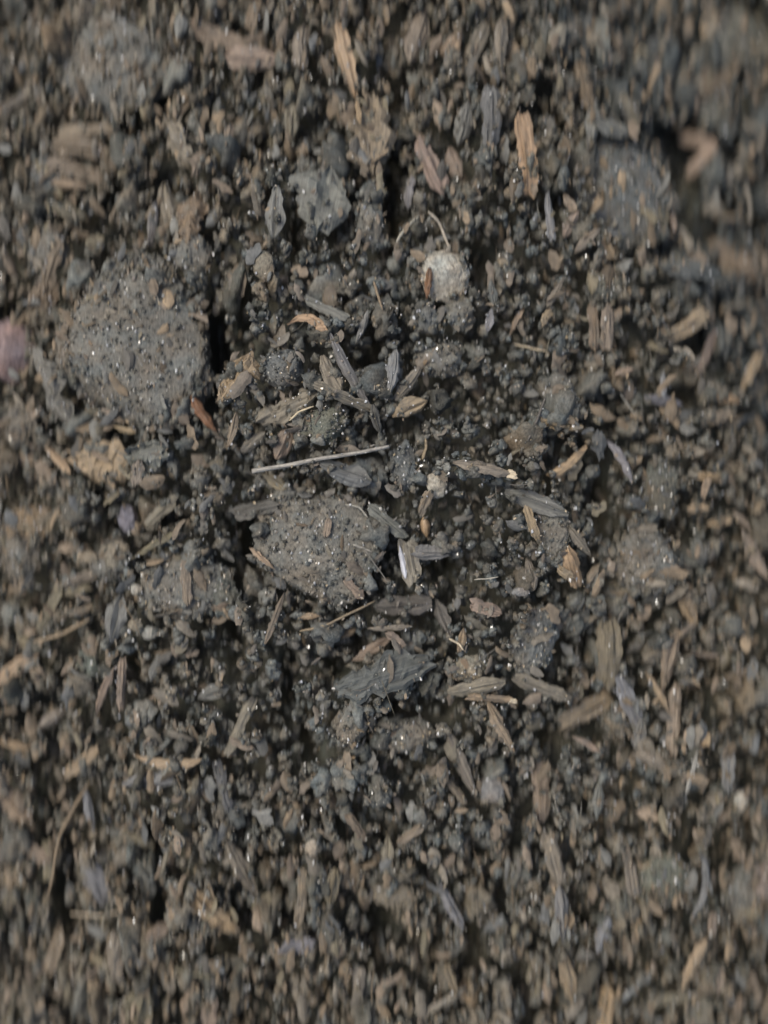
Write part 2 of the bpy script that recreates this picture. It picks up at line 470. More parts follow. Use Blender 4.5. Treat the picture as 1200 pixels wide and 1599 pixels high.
clod_info = []
def build_clod(x, y, w, h, turn, col, label, pebble=False, late=False):
    cx, cy, s = ground_point(x, y)
    rx, ry = w * PX * s / 2, h * PX * s / 2
    r = math.sqrt(rx * ry)
    big = r > 0.007
    i0, j0 = gi(cx - rx * .7, cy - ry * .7); i1, j1 = gi(cx + rx * .7, cy + ry * .7)
    base = float(np.median(H0[i0:i1 + 1, j0:j1 + 1])) if not late else max(float(np.percentile(H[i0:i1 + 1, j0:j1 + 1], 70)), float(H0[(i0 + i1) // 2, (j0 + j1) // 2]) - .001)
    rz = (0.36 if not pebble else 0.6) * min(rx, ry) if big or pebble else 0.7 * min(rx, ry)
    zc = base + rz * ((-0.1 if r > .012 else 0.3) if not pebble else 0.25)
    seed = int(x * 3 + y)
    sub = 6 if r > 0.014 else (5 if big else 4)
    V, F = ICO[sub]
    if pebble:
        f = 1.1; d = 0.24 * fbm(V[:, 0] * f + seed, V[:, 1] * f, V[:, 2] * f, seed, 5, 0.55)
        d = d + 0.05 * np.minimum(fbm(V[:, 0] * 3 + seed, V[:, 1] * 3, V[:, 2] * 3, seed + 4, 3), 0)
    else:
        f = 1.0
        cell = r / 0.0022                      # crumb relief keeps its size in metres
        d = 0.24 * fbm(V[:, 0] * 1.2 + seed, V[:, 1] * 1.2, V[:, 2] * 1.2, seed, 4, 0.55)
        a = 0.0014 / r
        b = fbm(V[:, 0] * cell * .6, V[:, 1] * cell * .6, V[:, 2] * cell * .6, seed + 7, 4, 0.62)
        d = d + a * (np.abs(b) * 1.6 - 0.5) + a * .5 * vnoise(V[:, 0] * cell * 2, V[:, 1] * cell * 2, V[:, 2] * cell * 2, seed + 9)
    P = V * (1 + d)[:, None]
    rs = np.random.default_rng(seed)
    for k in range(3 if pebble else 7):                     # broken faces
        nv_ = rs.normal(size=3); nv_ /= np.linalg.norm(nv_)
        P = P - np.maximum(P @ nv_ - rs.uniform(.72, .98), 0)[:, None] * nv_ * .85
    c = np.array(C[col])
    tn = c[None] * (1 + 0.22 * fbm(V[:, 0] * 5 + seed, V[:, 1] * 5, V[:, 2] * 5, seed + 3, 3))[:, None]
    P = P * np.array([rx, ry, rz])
    name = 'pebble' if pebble else 'soil_clod'
    me = mesh_from(name, P, F, M_STONE if pebble else M_CLOD, tn)
    o = add(name, me)
    o.location = (cx, cy, zc); o.rotation_euler = (0, 0, math.radians(turn))
    tag(o, name, label)
    stamp(cx, cy, zc, rx * .97, ry * .97, rz * .8, math.radians(turn), 3 if pebble else 1)
    tc, ts = math.cos(math.radians(turn)), math.sin(math.radians(turn))
    up = P[:, 2] > 0
    vx, vy = cx + P[up, 0] * tc - P[up, 1] * ts, cy + P[up, 0] * ts + P[up, 1] * tc
    vi, vj = gi(vx, vy)
    for di in (-1, 0, 1):
        for dj in (-1, 0, 1):
            np.maximum.at(H, (np.clip(vi + di, 0, H.shape[0] - 1), np.clip(vj + dj, 0, H.shape[1] - 1)), zc + P[up, 2])
    if not pebble:
        clod_info.append((o, P, r))
    return o
for a in CLODS:
    build_clod(*a)
for a in PEBBLES:
    if a[2] > 55:
        build_clod(*a, pebble=True)
# pale mineral grains stuck in the clods
for o, P, r in clod_info:
    n = int(min(90, (r / 0.0020) ** 2))
    up = np.where(P[:, 2] > np.percentile(P[:, 2], 45))[0]
    for k in range(n):
        v = P[rng.choice(up)]
        g = add('grain', random.choice(grain_protos), o)
        sz = 0.0002 + 0.00055 * random.random() ** 3
        g.location = v; g.scale = (sz, sz, sz)
        g.rotation_euler = [random.uniform(0, 6.3) for _ in range(3)]
        g.color = (*random.choice([(0.62, 0.58, 0.5), (0.45, 0.36, 0.25), (0.5, 0.5, 0.5), (0.34, 0.26, 0.18), (0.75, 0.74, 0.7), (0.30, 0.29, 0.27)]), 1)

# ------------------------------------------------------------------ crumbs of soil heaped by size, each settling on what lies below
def soil_tints(n, x, y, rg):
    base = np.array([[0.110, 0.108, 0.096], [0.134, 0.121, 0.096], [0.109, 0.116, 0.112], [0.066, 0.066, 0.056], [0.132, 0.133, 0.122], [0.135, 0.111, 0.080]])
    c = base[rg.choice(6, n, p=[.26, .12, .28, .12, .16, .06])]
    e = np.clip(((x / .12) ** 2 + (y / .16) ** 2) - .3, 0, 1) * rg.random(n) ** .6      # more rotted bark in the soil further out
    c = c * (1 - e[:, None]) + base[rg.choice([1, 5, 5, 3], n)] * e[:, None]
    mid = np.exp(-(x / .07) ** 2 - ((y + .01) / .09) ** 2)[:, None]                    # greyer mineral soil in the middle
    c = c * (1 - .45 * mid) + c.mean(1)[:, None] * np.array([.98, 1.02, 1.01]) * .45 * mid
    corner_shade = np.clip(((x - 0.088) * .95 + (y - 0.085) * .5) / .02, 0, 1)[:, None]        # shade of the upper right corner put into the soil colour
    c = c * (1 - corner_shade) + c.mean(1)[:, None] * np.array([.60, .68, .70]) * corner_shade
    return c * rg.uniform(0.66, 1.36, n)[:, None]

def place(n, rmin, rmax, power, rg, avoid_hole=0.75, avoid=0.9, sink=0.25, open_=0.85, skip_clods=True, crust=False, fill=False):
    r = rmin + (rmax - rmin) * rg.random(n) ** power
    r = np.sort(r)[::-1]
    x = rg.uniform(X0 + .008, X1 - .008, n); y = rg.uniform(Y0 + .008, Y1 - .008, n)
    i, j = gi(x, y)
    keep = (MASK[i, j] != 3) & ~(((MASK[i, j] > 0) if skip_clods else (MASK[i, j] == 3) | ((MASK[i, j] == 1) & (rg.random(n) < .6))) & (rg.random(n) < avoid)) & ~((HOLE[i, j] > 0.42) & (rg.random(n) < avoid_hole))
    if fill:                                    # crumbs down in the wider gaps, so that only narrow clefts stay open
        q = 5; w = 2 * q + 1
        cs = np.cumsum(np.cumsum(np.pad((H < H0 - .0045).astype(float), ((q + 1, q), (q + 1, q)), mode='edge'), 0), 1)
        wide = (cs[w:, w:] - cs[:-w, w:] - cs[w:, :-w] + cs[:-w, :-w]) / (w * w)
        keep &= wide[i, j] > .43
    elif not crust:                               # crumbs rest on the lumps, the clefts between them stay open
        keep &= ~((H[i, j] < H0[i, j] - 0.0045) & (rg.random(n) < open_))
    x, y, r = x[keep], y[keep], r[keep]
    z = np.empty(len(x))
    st = 1 + np.clip((np.abs(y) - 0.05) / 0.1, 0, 1) * 0.35
    if crust:                                   # finer crumb in the middle of the bed
        r = r * (1 - .10 * np.exp(-((x - .01) / .05) ** 2 - ((y + .0) / .08) ** 2))
    nz = rg.normal(0, 0.0016, len(x))
    for k in range(len(x)):
        i, j = gi(x[k], y[k])
        if fill:
            z[k] = max(H0[i, j] - .0074 - abs(nz[k]) * 2.2 - .004 * (HOLE[i, j] > .35), H[i, j])
            stamp(x[k], y[k], z[k], r[k] * .9, r[k] * .9 * st[k], r[k] * .8)
        elif crust:
            z[k] = max(H0[i, j] + nz[k] - r[k] * .5, H[i, j] - r[k] * .4)
            stamp(x[k], y[k], z[k], r[k] * .9, r[k] * .9 * st[k], r[k] * .8)
        else:
            z[k] = H[i, j] + r[k] * sink
            stamp(x[k], y[k], z[k], r[k] * .9, r[k] * .9, r[k] * .75)
    return x, y, z, r

def crumbs(name, label, n, rmin, rmax, power, sub, amp, seed, ntemp=18, **kw):
    rg = np.random.default_rng(seed)
    x, y, z, r = place(n, rmin, rmax, power, rg, **kw)
    m = len(x)
    T = [lumpy(sub, seed + k, amp, 1.6, 4 if sub > 2 else 3, 0.65, cuts=5 if sub < 3 else 3) for k in range(ntemp)]
    R = rotmats(m, rg)
    stretch = 1 + np.clip((np.abs(y) - 0.05) / 0.1, 0, 1) * 0.3        # longer grain towards the top and the foot of the bed
    S = r[:, None] * rg.uniform(0.72, 1.25, (m, 3))
    St = np.zeros((m, 3, 3)); St[:, 0, 0] = 1 / np.sqrt(stretch); St[:, 1, 1] = stretch; St[:, 2, 2] = 1.35 if kw.get('crust') or kw.get('fill') else 1
    R = np.einsum('nij,njk->nik', St, R)
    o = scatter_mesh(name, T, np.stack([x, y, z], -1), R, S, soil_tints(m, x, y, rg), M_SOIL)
    o['kind'] = 'stuff'; o['label'] = label; o['category'] = 'soil'
    return o
crumbs('soil_lumps', 'rough lumps of dark soil between the chips', 760, 0.0026, 0.0062, 2.2, 3, 0.55, 101, avoid=1.0, avoid_hole=1.0, crust=True)
crumbs('small_soil_lumps', 'small lumps of dark soil filling the bed', 7000, 0.0010, 0.0026, 1.6, 2, 0.6, 151, avoid=1.0, avoid_hole=1.0, crust=True)
crumbs('deep_soil_lumps', 'soil lumps lying deep between the others', 24000, 0.0009, 0.0021, 1.4, 1, 0.65, 171, avoid=1.0, avoid_hole=0.4, fill=True)
crumbs('soil_crumbs', 'loose crumbs of dark soil over the whole bed', 16000, 0.0005, 0.0014, 1.8, 1, 0.6, 202, avoid=0.7, avoid_hole=0.8, open_=0.72)
crumbs('fine_soil_crumbs', 'finest crumbs of soil on every lump', 62000, 0.00025, 0.0009, 1.5, 0, 0.3, 303, avoid=1.0, avoid_hole=0.5, skip_clods=False, open_=0.4, sink=0.1)

for a in PEBBLES:
    if a[2] <= 55:
        build_clod(*a, pebble=True, late=True)

# soil going on beyond the picture
rg = np.random.default_rng(55)
n = 30000
ang, rad = rg.uniform(0, 2 * np.pi, n), 0.13 + 0.42 * rg.random(n) ** 1.9
x, y = rad * np.cos(ang) * .95, rad * np.sin(ang) * 1.15
k = (np.abs(x) > X1 - .012) | (np.abs(y) > Y1 - .012)
x, y = x[k], y[k]; n = len(x)
r = 0.0012 + 0.0052 * rg.random(n) ** 2.6
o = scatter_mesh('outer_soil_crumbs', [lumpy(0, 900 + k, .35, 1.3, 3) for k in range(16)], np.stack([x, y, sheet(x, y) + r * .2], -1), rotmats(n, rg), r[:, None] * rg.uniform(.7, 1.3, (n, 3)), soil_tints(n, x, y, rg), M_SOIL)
o['kind'] = 'stuff'; o['label'] = 'soil crumbs spread around the bed'; o['category'] = 'soil'

# ------------------------------------------------------------------ wood chips, bark flakes, slivers, fibres
def centre_line(nu, L, sag, pts=None):
    t = np.linspace(0, 1, nu)
    if pts is None:
        return t, np.stack([(t - .5) * L, sag * L * (1 - (2 * t - 1) ** 2) - sag * L * .5], -1)
    P = np.array(pts, float)
    d = np.concatenate([[0], np.cumsum(np.linalg.norm(np.diff(P, axis=0), axis=1))]); d /= d[-1]
    q = np.stack([np.interp(t, d, P[:, 0]), np.interp(t, d, P[:, 1])], -1)
    for _ in range(2):
        q[1:-1] = (q[:-2] + 2 * q[1:-1] + q[2:]) / 4
    return t, q

def chip_mesh(kind, L, W, sag=0.0, seed=0, pts=None, nu=None, nv=None, mat=None, tint=None, raw=False):
    rg = np.random.default_rng(seed)
    rnd = kind in ('plant_fibre', 'straw_stem', 'seed')
    nu = nu or (30 if kind in ('straw_stem',) else 22); nv = nv or (4 if rnd else 9)
    t, c = centre_line(nu, L, sag, pts)
    tan = np.gradient(c, axis=0); tan /= np.linalg.norm(tan, axis=1)[:, None] + 1e-12
    nor = np.stack([-tan[:, 1], tan[:, 0]], -1)
    hw = W / 2
    if kind == 'bark_flake':
        pk = rg.uniform(.38, .62)
        tt = np.where(t < pk, t / pk * .5, .5 + (t - pk) / (1 - pk) * .5)
        w = np.sin(np.pi * np.clip(tt, 0.015, .985)) ** rg.uniform(.32, .9)
        th = 0.10 * W + 0.00025
    elif kind == 'wood_chip':
        w = np.minimum(1, 0.62 + 3.2 * np.minimum(t, 1 - t)) * (1 + rg.uniform(-.25, .25) * (t - .5))
        th = 0.16 * W + 0.0003
    elif kind == 'bark_piece':
        w = np.sin(np.pi * np.clip(t, .03, .97)) ** .38
        th = 0.10 * W + 0.0005
    elif kind == 'wood_sliver':
        w = np.minimum(1, 0.25 + 3.0 * np.minimum(t, 1 - t)) * (1 + .3 * rg.uniform(-1, 1) * (2 * t - 1))
        th = 0.30 * W + 0.0002
    elif kind == 'seed':
        w = np.sin(np.pi * np.clip(t, .04, .96)) ** .55; th = W * .5
    else:
        w = np.ones(nu) * (1 - .25 * t); th = W * .5
        if kind == 'plant_fibre':
            w = w * np.minimum(1, .4 + 5 * np.minimum(t, 1 - t))
    v = np.linspace(-1, 1, nv)
    rag = {'bark_flake': .2, 'wood_chip': .2, 'bark_piece': .42, 'wood_sliver': .2}.get(kind, .04)
    eL = 1 + rag * fbm(t * L / max(W, 1e-5) * 2.2, 0.0, seed * .7, seed, 4, .65)
    eR = 1 + rag * fbm(t * L / max(W, 1e-5) * 2.2, 9.0, seed * .7, seed + 5, 4, .65)
    half = np.where(v[None] < 0, (hw * w * eL)[:, None], (hw * w * eR)[:, None])
    U, Vv = np.meshgrid(t, v, indexing='ij')
    P = c[:, None, :] + nor[:, None, :] * (half * Vv)[:, :, None]
    if kind in ('wood_chip', 'bark_piece', 'wood_sliver'):      # broken, splintered ends
        endw = np.clip(np.abs(2 * U - 1) - .72, 0, 1) / .28
        off = fbm(Vv * 2.6 + seed, np.sign(U - .5) * 3, 0.0, seed + 11, 3, .7) * W * (.30 if kind != 'bark_piece' else .22)
        P = P + tan[:, None, :] * (off * endw)[:, :, None]
    curl = rg.uniform(-.5, 1.0) * (.06 if kind != 'straw_stem' else .004) * L
    camber = rg.uniform(.1, .5) if not rnd else 0
    if kind == 'bark_flake':
        camber = rg.uniform(.25, .6)
    twist = rg.uniform(-.35, .35) if not rnd else 0
    z0 = curl * (1 - (2 * U - 1) ** 2) - camber * hw * .55 * w[:, None] * np.abs(Vv) ** 1.6 + twist * (U - .5) * half * Vv * 1.6
    if not rnd:
        groove = fbm(Vv * 3.3 + seed, U * 1.6, 1.0, seed + 2, 3, .6)
        z0 = z0 + groove * min(0.09 * W, 0.0006) * 1.3 + fbm(U * L * 300, Vv * W * 300, seed * .3, seed + 8, 3, .6) * 0.00022
        if kind == 'bark_flake' and seed % 2:                   # raised mid rib
            z0 = z0 + .10 * W * np.exp(-(Vv / .22) ** 2) * w[:, None]
        if kind == 'bark_piece':
            z0 = z0 + 0.0008 * np.round(fbm(U * 2.2, Vv * 2.5, seed * .9, seed + 21, 3) * 2.2)
    else:
        z0 = z0 + fbm(U * 5, 0 * Vv, seed * .3, seed, 2) * L * (.02 if kind == 'plant_fibre' else .003 if kind == 'straw_stem' else 0)
    if rnd:
        a = np.arccos(np.clip(Vv, -1, 1)); up = np.sin(a) * half
        top, bot = z0 + up, z0 - up
    else:
        edge = th * (1 - .72 * np.abs(Vv) ** 2.5) * np.minimum(1, .35 + 4 * np.minimum(U, 1 - U))
        top, bot = z0 + edge * .5, z0 - edge * .5
    ringT = np.concatenate([P, top[:, :, None]], -1)
    inner = slice(1, -1)
    ringB = np.concatenate([P, bot[:, :, None]], -1)[:, ::-1]
    ringB = ringB[:, inner] if rnd else ringB
    ring = np.concatenate([ringT, ringB], 1)
    m = ring.shape[1]
    Vx = ring.reshape(-1, 3)
    F = []
    k = np.arange(m)
    A = (np.arange(nu - 1) * m)[:, None]
    Q = np.stack([A + k[None], A + m + k[None], A + m + (k[None] + 1) % m, A + (k[None] + 1) % m], -1).reshape(-1, 4)
    T = np.concatenate([Q[:, [0, 1, 2]], Q[:, [0, 2, 3]]])
    caps = []
    for e in (0, nu - 1):
        cidx = len(Vx)
        Vx = np.concatenate([Vx, ring[e].mean(0)[None]])
        for q in range(m):
            tri = [e * m + q, e * m + (q + 1) % m, cidx]
            caps.append(tri if e == 0 else tri[::-1])
    T = np.concatenate([T, np.array(caps)])
    if raw:
        return Vx, T
    return mesh_from(kind, Vx, T, mat or M_WOOD, None, rnd), (P, top, th, c)

placed = {}
def lay(kind, x, y, L, W, ang, col, label, sag=0.0, pts=None, key=None, lift=0.0, fresh=False, press=.85):
    px, py, s = ground_point(x, y)
    if W < 15:
        press, lift = max(press, .96), max(lift, .0003)
    seed = int(x * 7 + y * 3 + L) % 9973
    random.seed(seed)
    q = PX * s
    lp = None
    if pts is not None:
        lp = [((a - x) * q, -(b - y) * q) for a, b in pts]; ang = 0
        L = sum(math.dist(pts[i], pts[i + 1]) for i in range(len(pts) - 1))
    mat = M_SEED if kind == 'seed' else (M_FRESH if fresh or kind == 'plant_fibre' or col in ('bright', 'orange', 'cream') else M_WOOD)
    me, (P, top, th, c) = chip_mesh(kind, L * q, W * q, sag, seed, lp, mat=mat)
    o = add(kind, me)
    a = math.radians(ang); ca, sa = math.cos(a), math.sin(a)
    # settle on the soil: fit a plane to what lies under the outline
    U = P.reshape(-1, 2)
    wx, wy = px + U[:, 0] * ca - U[:, 1] * sa, py + U[:, 0] * sa + U[:, 1] * ca
    zz = hz(wx, wy)
    gi_ = gi(px, py)
    zz = np.maximum(zz, max(np.percentile(zz, 35), H0[gi_] - 0.004))
    A = np.stack([wx - px, wy - py, np.ones(len(wx))], -1)
    co, *_ = np.linalg.lstsq(A, zz, rcond=None)
    g = math.hypot(co[0], co[1]); mxs = 0.42
    if g > mxs:
        co[0] *= mxs / g; co[1] *= mxs / g
    res = zz - A[:, :2] @ co[:2]
    z = float(np.percentile(res, press * 100)) + th * .35 + lift + .0002
    nrm = Vector((-co[0], -co[1], 1)).normalized()
    X = Vector((ca, sa, co[0] * ca + co[1] * sa)).normalized()
    Y = nrm.cross(X).normalized()
    M = Matrix((X, Y, nrm)).transposed().to_4x4(); M.translation = (px, py, z)
    o.matrix_world = M
    o.color = (*vary(C[col], .08), 1)
    tag(o, kind, label)
    tz = z + (A[:, :2] @ co[:2]) + top.reshape(-1)
    i, j = gi(wx, wy)
    for di in (-1, 0, 1):
        for dj in (-1, 0, 1):
            a_, b_ = np.clip(i + di, 0, H.shape[0] - 1), np.clip(j + dj, 0, H.shape[1] - 1)
            np.maximum.at(H, (a_, b_), tz); MASK[a_, b_] = 5 if kind == B else 2
    if key:
        placed[key] = (o, q)
    return o

F, K, B, S, T = 'bark_flake', 'wood_chip', 'bark_piece', 'wood_sliver', 'plant_fibre'
CHIPS = [
 # ---- upper left
 (K, 340, 56, 88, 30, -24, 'pink', 'pale brown chip at top left, upper of two overlapping chips'),
 (F, 394, 97, 84, 42, -5, 'blush', 'rounded pale brown flake at top left, lower of two overlapping chips'),
 (K, 134, 205, 94, 20, -3, 'pink', 'flat pinkish chip lying across, topmost of the stack at upper left'),
 (K, 128, 234, 92, 32, -8, 'brown', 'wide brown chip, second from the top of the stack at upper left'),
 (K, 116, 262, 90, 22, -15, 'pink', 'narrow chip, third from the top of the stack at upper left'),
 (S, 108, 288, 58, 14, -5, 'tan', 'thin tan chip low in the stack at upper left'),
 (F, 107, 330, 52, 22, -15, 'olive', 'short olive flake at the foot of the stack at upper left'),
 (B, 283, 225, 96, 40, -62, 'taupe', 'bent brown bark piece with an arched edge right of the stacked chips'),
 (F, 262, 318, 80, 34, -76, 'taupe', 'smooth grey brown oval flake standing upright below the arched bark'),
 (F, 238, 350, 72, 16, 76, 'lav', 'narrow pale grey flake left of the smooth oval flake'),
 (B, 300, 345, 92, 50, 82, 'brown', 'brown bark piece right of the smooth oval flake'),
 (S, 360, 215, 38, 14, 82, 'pink', 'short pinkish sliver alone below the two overlapping chips'),
 (K, 20, 165, 60, 12, 35, 'taupe', 'thin blurred stick beside the round pale bead at upper left'),
 (K, 82, 410, 66, 22, 70, 'brown', 'blurred brown chip leaning above the largest clod'),
 (B, 68, 462, 46, 44, 20, 'brown', 'blurred brown bark scrap at left of the largest clod'),
 (K, 395, 20, 50, 20, 80, 'brown', 'blurred brown chip at the top edge left of the tall golden flake'),
 # ---- top middle
 (F, 541, 92, 122, 29, -76, 'bright', 'tall golden tan flake standing upright at top middle'),
 (F, 653, 55, 100, 36, 74, 'pink', 'broad pinkish brown flake at the top, right of the dark crack'),
 (F, 705, 70, 48, 30, 48, 'tan', 'short pale tan flake right of the broad pinkish flake'),
 (F, 745, 70, 74, 24, 68, 'taupe', 'grey brown flake leaning right, at the top'),
 (F, 781, 72, 86, 22, 86, 'taupe', 'upright grey brown flake, rightmost of the row at the top'),
 (B, 580, 215, 124, 64, 88, 'pink', 'wide fibrous pinkish bark piece left of the dark crack'),
 (S, 560, 178, 40, 9, -80, 'orange', 'small orange sliver on top of the wide fibrous bark piece'),
 (B, 505, 305, 104, 76, 80, 'grey', 'wide grey bark piece with a bright lower edge, upper middle'),
 (K, 675, 255, 90, 28, -66, 'rose', 'crooked pink chip right of the dark crack'),
 (F, 725, 190, 66, 28, 76, 'grey', 'grey flake right of the dark crack'),
 (K, 767, 180, 98, 30, 88, 'blue', 'blue grey upright chip left of the long orange tan flake'),
 (F, 430, 330, 80, 34, 85, 'grey', 'grey upright flake left of the wide grey bark piece'),
 (K, 470, 70, 80, 24, 86, 'taupe', 'blurred taupe chip left of the tall golden flake'),
 (F, 455, 190, 60, 26, 84, 'taupe', 'taupe flake left of the wide fibrous bark piece'),
 (K, 640, 300, 44, 14, 80, 'lav', 'small lavender chip at the lower end of the dark crack'),
 (F, 712, 245, 54, 22, -72, 'rose', 'small pinkish flake right of the crooked pink chip'),
 # ---- upper right
 (K, 822, 243, 132, 29, -86, 'orange', 'long bright orange tan chip standing upright at upper right'),
 (K, 1106, 140, 96, 28, 32, 'brown', 'thick dull brown twig in the dark upper right corner'),
 (K, 912, 130, 68, 22, -76, 'brown', 'brown chip leaning above the bluish clod at upper right'),
 (F, 922, 200, 64, 28, 80, 'grey', 'smooth grey flake resting on the left top of the bluish clod'),
 (F, 948, 213, 70, 26, -8, 'grey', 'smooth grey flake lying across the top of the bluish clod'),
 (F, 888, 320, 36, 14, -62, 'pink', 'upper of two small pinkish slivers left of the bluish clod'),
 (F, 891, 350, 46, 16, 60, 'rose', 'lower of two small pinkish slivers left of the bluish clod'),
 (F, 918, 374, 54, 16, 42, 'taupe', 'tan grey flake pointing up right below the two pinkish slivers'),
 (K, 853, 350, 78, 14, -86, 'lav', 'slim grey chip under the long orange tan chip'),
 (S, 1046, 352, 30, 11, -80, 'rose', 'tiny pink sliver on the right flank of the bluish clod'),
 (F, 1148, 402, 96, 42, -36, 'brown', 'large blurred brown flake near the right edge, above the dark hollow'),
 (K, 1040, 18, 56, 26, 88, 'brown', 'blurred brown chip cut by the top edge at right'),
 (S, 1022, 120, 58, 12, 72, 'tan', 'thin tan sliver left of the thick brown twig'),
 (K, 1188, 212, 40, 14, 80, 'taupe', 'faint taupe chip at the right edge in the dark hollow'),
 (K, 940, 60, 70, 20, 84, 'grey', 'blurred grey upright chip at the top, right of the row'),
 (F, 985, 170, 60, 30, -60, 'taupe', 'dusty taupe flake above the bluish clod'),
 (F, 870, 60, 50, 26, 60, 'taupe', 'blurred taupe flake at the top between two upright chips'),
 # ---- left
 (B, 75, 600, 118, 46, -66, 'grey', 'long grey bark piece between the mauve pebble and the largest clod'),
 (B, 28, 665, 60, 62, 0, 'taupe', 'blurred taupe bark piece under the mauve pebble'),
 (F, 25, 716, 66, 18, 0, 'pink', 'flat pinkish flake lying across at the left edge'),
 (B, 158, 720, 98, 62, -10, 'bright', 'bright tan two lobed chip below the largest clod'),
 (S, 90, 718, 66, 13, -43, 'bright', 'bright tan stick leaning on the two lobed chip'),
 (S, 317, 645, 62, 16, -56, 'rust', 'curved rusty sliver at the lower right of the largest clod'),
 (F, 363, 672, 58, 14, 76, 'pink', 'slim upright pinkish flake left of the straw'),
 (B, 370, 588, 80, 52, 52, 'tan', 'torn beige bark scrap right of the largest clod'),
 (B, 233, 706, 60, 48, 10, 'grey', 'flat grey bark scrap right of the two lobed chip'),
 (S, 200, 672, 34, 8, -15, 'bright', 'tiny yellowish sliver at the foot of the largest clod'),
 (F, 395, 690, 50, 18, 36, 'taupe', 'small taupe flake above the left end of the straw'),
 (K, 215, 740, 40, 18, 76, 'taupe', 'small upright taupe chip at the right end of the two lobed chip'),
 (K, 250, 800, 70, 18, 42, 'taupe', 'taupe stick leaning right, above the olive tan twig'),
 (S, 242, 850, 92, 11, 30, 'olive', 'olive tan twig leaning right, above the flat crusted clod'),
 (K, 292, 908, 68, 16, -85, 'pink', 'pinkish upright chip on the flat crusted clod'),
 (F, 182, 965, 80, 38, 80, 'grey', 'grey oval upright flake left of the flat crusted clod'),
 (K, 72, 955, 72, 20, 60, 'olive', 'olive tan chip leaning right near the left edge'),
 (K, 32, 1040, 72, 24, 34, 'tan', 'pinkish tan chip near the left edge under the bright curved fibre'),
 (K, 196, 1065, 78, 14, 88, 'pink', 'straight upright pinkish stick at left, right one of a pair'),
 (S, 165, 1080, 90, 13, 64, 'pink', 'curved leaning pinkish stick at left, left one of a pair'),
 (F, 22, 1160, 56, 14, -16, 'orange', 'orange tan flake cut by the left edge'),
 (K, 125, 1192, 80, 18, 38, 'tan', 'tan stick leaning right at lower left, left of the wavy tan stick'),
 (F, 77, 1125, 52, 18, 30, 'taupe', 'small taupe flake above the orange tan flake'),
 (F, 330, 1085, 60, 24, 20, 'grey', 'flat dusty grey flake left of the cream tipped stick'),
 (K, 375, 1135, 96, 17, 64, 'taupe', 'dusty leaning stick with a cream end, lower left of the middle'),
 (F, 235, 1220, 86, 28, 3, 'lav', 'pinkish grey flake lying across under the wavy tan stick'),
 (K, 120, 905, 56, 16, 20, 'taupe', 'taupe chip left of the grey oval flake'),
 (F, 258, 1090, 48, 22, -30, 'taupe', 'small taupe flake right of the upright pinkish stick'),
 # ---- fan in the middle
 (K, 510, 482, 78, 18, -28, 'grey', 'grey dusty twig lying above the orange curl'),
 (F, 517, 585, 70, 28, -66, 'taupe', 'broad taupe flake in the fan, left of the long lavender flake'),
 (F, 547, 580, 142, 17, -61, 'lav', 'long narrow lavender flake, longest of the fan above the straw'),
 (F, 614, 580, 72, 21, 82, 'lav', 'upright mauve grey flake in the fan, right of the dark gap'),
 (F, 637, 600, 66, 18, 52, 'taupe', 'slim flake of the fan leaning right with a pale streak'),
 (F, 640, 638, 60, 30, 24, 'tan', 'short pinkish tan flake at the right foot of the fan'),
 (K, 538, 622, 98, 17, -22, 'taupe', 'dusty stick of the fan pointing down right to the straw'),
 (B, 447, 634, 102, 36, 26, 'taupe', 'light edged grey tan chip left of the fan'),
 (F, 440, 693, 50, 30, 66, 'pink', 'reddish brown flake above the middle of the straw'),
 (F, 540, 738, 86, 32, -20, 'grey', 'grey dusty flake right under the straw'),
 (F, 566, 512, 56, 12, 70, 'grey', 'slim grey flake left above the mauve grey flake'),
 (F, 588, 655, 46, 14, -75, 'dark', 'dark short flake at the point where the fan meets'),
 (F, 765, 500, 40, 13, 80, 'lav', 'small lavender flake right of the grey brown lump'),
 (F, 770, 455, 50, 16, -86, 'blue', 'small blue grey flake right of the pale rough stone'),
 (S, 668, 447, 46, 11, 85, 'rust', 'rust orange flake at the left side of the pale rough stone'),
 (K, 664, 785, 40, 15, 70, 'pink', 'pinkish chip hanging below the cracked pale pebble'),
 (K, 605, 815, 76, 19, -40, 'grey', 'grey stick leaning on the right shoulder of the gritty middle clod'),
 (F, 755, 732, 98, 23, -11, 'taupe', 'grey brown flake with a pale tip right of the cracked pebble', 0, 'tip'),
 (K, 640, 878, 62, 29, -80, 'taupe', 'upright chip with a white edge right of the gritty middle clod', 0, 'edge'),
 (K, 672, 862, 48, 23, -3, 'grey', 'short grey brown chip behind the white edged chip'),
 (F, 632, 947, 88, 31, 3, 'dark', 'dark grey ribbed flake pointing right, below the white edged chip'),
 (K, 758, 950, 48, 21, -18, 'rose', 'short pinkish tan chip below and right of the ribbed dark flake'),
 (F, 692, 965, 64, 22, -68, 'dark', 'dark leaning flake just right of the ribbed dark flake'),
 (S, 610, 980, 68, 9, 3, 'taupe', 'thin taupe sliver lying under the ribbed dark flake'),
 (S, 582, 1016, 68, 16, 33, 'rose', 'pinkish bent sliver above the big blue grey bark piece'),
 (K, 618, 997, 32, 14, -42, 'rose', 'short pinkish chip touching the end of the bent sliver'),
 (B, 600, 1056, 146, 58, 17, 'blue', 'big ragged blue grey bark piece below the middle'),
 (F, 745, 1074, 92, 26, 10, 'taupe', 'pale pinkish flake with a rib, right of the big bark piece'),
 (K, 768, 1092, 76, 13, -5, 'tan', 'slim stick with a cream broken end under the pale ribbed flake', 0, 'tip'),
 (F, 782, 1135, 94, 20, -62, 'tan', 'narrow tan grey flake hanging down right below the cream ended stick'),
 (F, 722, 1195, 124, 25, -67, 'taupe', 'long grey flake leaning down right in the lower middle'),
